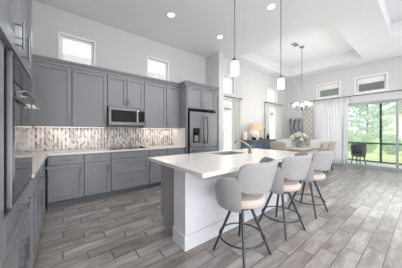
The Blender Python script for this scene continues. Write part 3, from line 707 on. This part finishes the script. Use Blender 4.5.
curtain('curtain', 'off white curtain left of the tall window, behind the dark bottle', 'drape', 'y', FY - .075, 6.50, 6.80, .02, RZ - .05, 3, .028, 'linen curtains on the far wall')
curtain('curtain', 'grey white curtain filling the far corner right of the tall window', 'drape', 'y', FY - .075, 7.46, 7.80, .02, RZ - .05, 4, .028, 'linen curtains on the far wall')
curtain('patterned_curtain', 'patterned grey and white curtain beside the horse sculpture', 'pattern', 'x', RX - .105, 2.94, 3.36, .02, 2.565, 4, .03, None)
curtain('sheer_curtain', 'wide white sheer curtain drawn over the left of the sliding door', 'sheer', 'x', RX - .105, 1.96, 2.92, .02, 2.565, 11, .022, None)
curtain('sheer_curtain', 'gathered white sheer edge beside the clear door glass', 'sheer', 'x', RX - .105, 1.80, 1.95, .02, 2.565, 3, .022, None)

# ------------------------------------------------------------------ horse sculpture
t = thing('horse_wall_sculpture', 'pewter grey sculpture of three horses on the wall by the patterned curtain', 'wall art', (RX - .06, 3.66, 1.0), 0)
def horse(cy, dz):
    b = MB(); sgn = 1
    b.tube([(0, cy, .42 + dz), (-.005, cy + .01, .58 + dz), (-.01, cy - .005, .72 + dz), (-.02, cy - .02, .80 + dz)], [.085, .08, .062, .05], 12)
    b.tube([(-.02, cy - .02, .83 + dz), (-.03, cy - .05, .75 + dz), (-.035, cy - .075, .66 + dz), (-.035, cy - .085, .61 + dz)], [.045, .048, .035, .026], 12)
    for q in (-1, 1): b.tube([(-.02, cy - .01 + q * .022, .83 + dz), (-.02, cy - .01 + q * .03, .91 + dz)], [.016, .004], 8)
    b.ball((0, cy, .42 + dz), .055, .095, .13)
    for q in (-1, 1): b.tube([(0, cy + q * .05, .38), (.0, cy + q * .055, .20), (-.005, cy + q * .045, .1), (0, cy + q * .05, .0)], [.04, .026, .02, .026], 8)
    o = b.build('horse', 'horse', t)
    m = MB(); m.tube([(.0, cy + .05, .86 + dz), (.005, cy + .085, .72 + dz), (.005, cy + .09, .56 + dz)], [.012, .032, .012], 8); m.build('mane', 'darkbowl', o)
for cy, dz in ((-.2, .02), (0, 0), (.2, .03)): horse(cy, dz)
MB().box(-.01, .058, -.28, .28, -.012, 0.0).build('ledge', 'horse', t, smooth=False)

# ------------------------------------------------------------------ sideboard and its decor
SBT = 1.0
t = thing('sideboard', 'blue grey sideboard with a brown wood top against the far wall', 'sideboard', (5.63, 3.55, 0))
MB().box(-.75, .75, .0, .44, .08, SBT - .03).build('body', 'teal', t, smooth=False)
MB().box(-.78, .78, -.03, .45, SBT - .0295, SBT).build('top', 'woodtop', t, bevel=.004)
for sx in (-.7, .7):
    for sy in (.04, .4): MB().tube([(sx, sy, .08), (sx, sy, .001)], [.03, .02], 8).build('leg', 'woodtop', t)
for k in range(4):
    x = -.735 + k * .3685; o = shaker('door', t, x, x + .3645, .10, SBT - .05, m='teal'); MB().ball((x + (.32 if k % 2 == 0 else .045), -.032, .55), .014, .014, .014).build('knob', 'rodblack', o)
def decor(name, label, cat, x, y, prof, m, part=None):
    t = MB().lathe(prof).build(name, m, loc=(x, y, SBT + .0005)); return tag(t, label, cat)
decor('vase', 'plain white cylinder vase at the left end of the sideboard', 'vase', 4.95, 3.86, [(0, 0), (.06, 0), (.068, .05), (.068, .27), (.055, .29), (.045, .29), (.055, .26), (.055, .03), (0, .03)], 'coral')
decor('bowl', 'small dark bowl on the sideboard in front of the white ornament', 'bowl', 5.03, 3.56, [(0, 0), (.04, 0), (.05, .01), (.085, .06), (.07, .09), (.06, .09), (.07, .06), (.04, .02), (0, .02)], 'darkbowl')
decor('bowl', 'small dark bowl on the sideboard between lamp and dark bottle', 'bowl', 5.58, 3.66, [(0, 0), (.03, 0), (.04, .01), (.06, .04), (.05, .07), (.04, .07), (.05, .04), (.03, .015), (0, .015)], 'darkbowl')
decor('bottle', 'squat dark green bottle near the right of the sideboard', 'bottle', 5.98, 3.62, [(0, 0), (.055, 0), (.06, .02), (.06, .13), (.03, .17), (.018, .2), (.018, .23), (0, .23)], 'bottle')
decor('candlestick', 'thin dark candlestick beside the dark green bottle', 'candlestick', 5.86, 3.70, [(0, 0), (.04, 0), (.04, .01), (.012, .02), (.01, .3), (.02, .31), (.012, .33), (.011, .42), (0, .43)], 'bottle')
rn = random.Random(4); b = MB().lathe([(0, 0), (.07, 0), (.05, .03), (0, .03)])
for k in range(60):
    v = Vector((rn.gauss(0, 1), rn.gauss(0, 1), rn.gauss(0, 1))).normalized(); b.ball(Vector((0, 0, .17)) + v * .11, .045, .045, .045, 1)
o = b.build('coral_ornament', 'coral', loc=(5.17, 3.74, SBT + .0005)); tag(o, 'white coral like ornament on the sideboard, left of the table lamp', 'ornament')
t = thing('table_lamp', 'table lamp with white base and glowing tan shade on the sideboard', 'lamp', (5.42, 3.74, SBT + .0005))
MB().lathe([(0, 0), (.07, 0), (.075, .02), (.05, .035), (.08, .08), (.10, .16), (.09, .24), (.05, .30), (.03, .32), (0, .32)], n=28).build('base', 'coral', t)
MB().tube([(0, 0, .32), (0, 0, .55)], .008, 8).build('stem', 'nickel', t)
MB().lathe([(.20, .345), (.17, .555), (.166, .555), (.196, .345)], n=32).build('lamp_shade', 'lampshade', t)
l = bpy.data.lights.new('lamp_bulb', 'POINT'); l.energy = 2; l.color = (1, .86, .68); l.shadow_soft_size = .04
o = bpy.data.objects.new('lamp_bulb', l); COL.objects.link(o); o.location = (0, 0, .47); o.parent = t

# ------------------------------------------------------------------ outside
struct(MB().box(RX + .152, 10.45, -8, 4.2, -.10, -.005).build('patio', 'patio', smooth=False), 'pale concrete lanai floor outside the sliding door', 'patio')
struct(MB().box(RX + .16, 80, -60, 60, -.20, -.11).box(-30, RX + .16, 6, 60, -.2, -.11).build('lawn', 'lawn', smooth=False), 'bright green lawn beyond the lanai screen', 'lawn')
t2 = t = thing('lanai_screen_frame', 'dark teal metal screen frame around the lanai outside', 'screen frame', (10.3, 0, 0))
for y in (-5.3, -3.15, -1.0, 1.17, 3.3): MB().box(-.03, .03, y - .035, y + .035, -.004, 2.47).build('post', 'screenframe', t, smooth=False)
ys = (-5.3, -3.15, -1.0, 1.17, 3.3)
for a, c in zip(ys, ys[1:]):
    MB().box(-.025, .025, a + .036, c - .036, .76, .82).build('rail', 'screenframe', t, smooth=False)
    MB().box(-.025, .025, a + .036, c - .036, -.004, .05).build('sill', 'screenframe', t, smooth=False)
tag(MB().box(10.22, 10.38, -8, 4.2, 2.472, 3.62).build('lanai_beam', 'fascia', smooth=False), 'grey green beam above the lanai screen seen through the high windows', 'beam')
struct(MB().box(RX + .152, 10.6, -8, 4.2, 3.62, 3.70).build('lanai_roof', 'fascia', smooth=False), 'roof slab over the lanai', 'roof')
t = thing('house', 'white neighbouring house wall seen through the tall far windows', 'house', (17.5, 10.5, -.112))
MB().box(-7, 12, 0, 8, 0, 3.3).build('wall', 'stucco', t, smooth=False)
MB().prism([(-.6, 3.3), (8.6, 3.3), (4, 4.6)], 'x', -7.5, 12.5).build('roof', 'roof', t, smooth=False)
struct(MB().box(RX + .17, 30, 4.3, 10.4, -.109, -.09).build('bounce_slab', 'patio', smooth=False), 'pale slab added outside the tall far windows against green bounce light', 'bounce_slab')  # added pale ground, keeps green lawn bounce off the house wall and eave
for a, c in zip(ys, ys[1:]):
    MB().box(-.002, .002, a + .036, c - .036, .821, 2.468).build('screen_mesh', 'mesh', t2, smooth=False); MB().box(-.002, .002, a + .036, c - .036, .051, .759).build('screen_mesh', 'mesh', t2, smooth=False)
# wicker chair
t = thing('wicker_armchair', 'dark wicker tub armchair on the lanai just outside the glass door', 'chair', (9.15, 1.66, -.004), math.radians(70))
def wk(u, v):
    ph = (u * 2 - 1) * math.radians(125); z = .32 + (.45 - .17 * max(0, abs(u * 2 - 1) - .45)) * v; r = .27 + .04 * v
    return (r * math.sin(ph), -r * math.cos(ph), z)
MB().grid(wk, 24, 8).build('backrest', 'wicker', t, solid=.04)
MB().lathe([(0, .30), (.20, .30), (.26, .33), (.26, .39), (0, .40)]).build('seat', 'wicker', t)
for sx in (-1, 1):
    for sy in (-1, 1): MB().tube([(sx * .16, sy * .16, .32), (sx * .21, sy * .21, .001)], [.03, .022], 8).build('leg', 'wicker', t)
t.scale = (.74, .74, 1.04)
# planting
def leaves(b, c, rx, ry, rz, n, s, rnd, droop=0, shell=.55):
    for _ in range(n):
        v = Vector((rnd.gauss(0, 1), rnd.gauss(0, 1), rnd.gauss(0, 1))).normalized() * (shell + (1 - shell) * rnd.random())
        p = Vector(c) + Vector((v.x * rx, v.y * ry, v.z * rz))
        a = Vector((rnd.gauss(0, 1), rnd.gauss(0, 1), rnd.gauss(0, 1) - droop)).normalized() * s * (.7 + .6 * rnd.random())
        n_ = a.cross(Vector((rnd.gauss(0, 1), rnd.gauss(0, 1), rnd.gauss(0, 1)))).normalized() * s * .3
        b.quad(p - a, p + n_, p + a, p - n_)
def conifer(x, y, h, r, seed, label):
    rnd = random.Random(seed); t = thing('pine_tree', label, 'tree', (x, y, -.112), 0)
    MB().tube([(0, 0, 0), (.03, 0, h * .5), (0, .02, h)], [.08, .05, .02], 8).build('trunk', 'bark', t)
    b = MB(); br = MB()
    for k in range(70):
        z = h * (.10 + .88 * k / 70); L = r * (1 - (z / h)) ** .7 * (.75 + .4 * rnd.random()) + .1; a = k * 2.4 + rnd.random()
        d = Vector((math.cos(a), math.sin(a), 0)); e = Vector((0, 0, z)) + d * L + Vector((0, 0, .12 * L))
        br.tube([(0, 0, z), tuple(e)], [.018, .005], 5)
        for q in range(20):
            f = .25 + .75 * q / 16; p = Vector((0, 0, z)) + (e - Vector((0, 0, z))) * f
            leaves(b, p, .24, .24, .16, 7, .12, rnd, .5)
    br.build('branches', 'bark', t); b.build('foliage', 'pine', t, smooth=False)
conifer(19.6, 3.0, 7.5, 1.95, 3, 'tall loose pale green conifer right behind the dark screen post')
conifer(20.5, 7.0, 8.0, 2.0, 5, 'pale green conifer seen at the left of the clear door glass')
def shrub(x, y, r, h, seed, m, label, group):
    rnd = random.Random(seed); t = thing('shrub', label, 'shrub', (x, y, -.112), 0, group)
    b = MB(); leaves(b, (0, 0, h * .5), r, r, h * .5, 700, .10, rnd); leaves(b, (0, 0, h * .3), r * .9, r * .9, h * .3, 250, .10, rnd); b.build('foliage', m, t, smooth=False)
    s = MB(); [s.tube([(0, 0, 0), (rnd.uniform(-.3, .3) * r, rnd.uniform(-.3, .3) * r, h * .7)], [.02, .008], 5) for k in range(5)]; s.build('stems', 'bark', t)
for k in range(9):
    y = -1.9 + k * 1.08
    shrub(15.6 + .3 * (k % 2), y, .52, 1.25 + .25 * ((k * 7) % 3) / 2, 20 + k, 'hedge', 'leafy green shrub in the row at the back of the lawn', 'hedge shrubs along the lawn')
shrub(14.0, 3.55, .55, 1.75, 51, 'palm', 'yellow green shrub on the lawn at the left of the clear door glass', None)
# neighbours
t = thing('house', 'white neighbouring house far off at the right edge of the door glass', 'house', (40, 1.0, -.112))
MB().box(0, 8, -9, 3.5, 0, 4.2).build('wall', 'stucco', t, smooth=False)
MB().prism([(-9.6, 4.2), (4.1, 4.2), (.3, 6.6), (-5.8, 6.6)], 'x', -.5, 8.5).build('roof', 'roof', t, smooth=False)
for y in (-3.4, 0): 
    w = MB().box(-.06, -.001, y - .6, y + .6, 1.2, 2.8).build('window_frame', 'white', t, smooth=False); MB().box(-.08, -.061, y - .5, y + .5, 1.3, 2.7).build('pane', 'darkglass', w, smooth=False)
t = thing('house', 'neighbouring house with pale grey roof outside the high kitchen windows', 'house', (1.5, 11, -.112))
MB().box(-8, 8, 0, 8, 0, 3.6).build('wall', 'stucco', t, smooth=False)
MB().prism([(-.6, 3.6), (8.6, 3.6), (4, 6.7)], 'x', -8.5, 8.5).build('roof', 'roof', t, smooth=False)
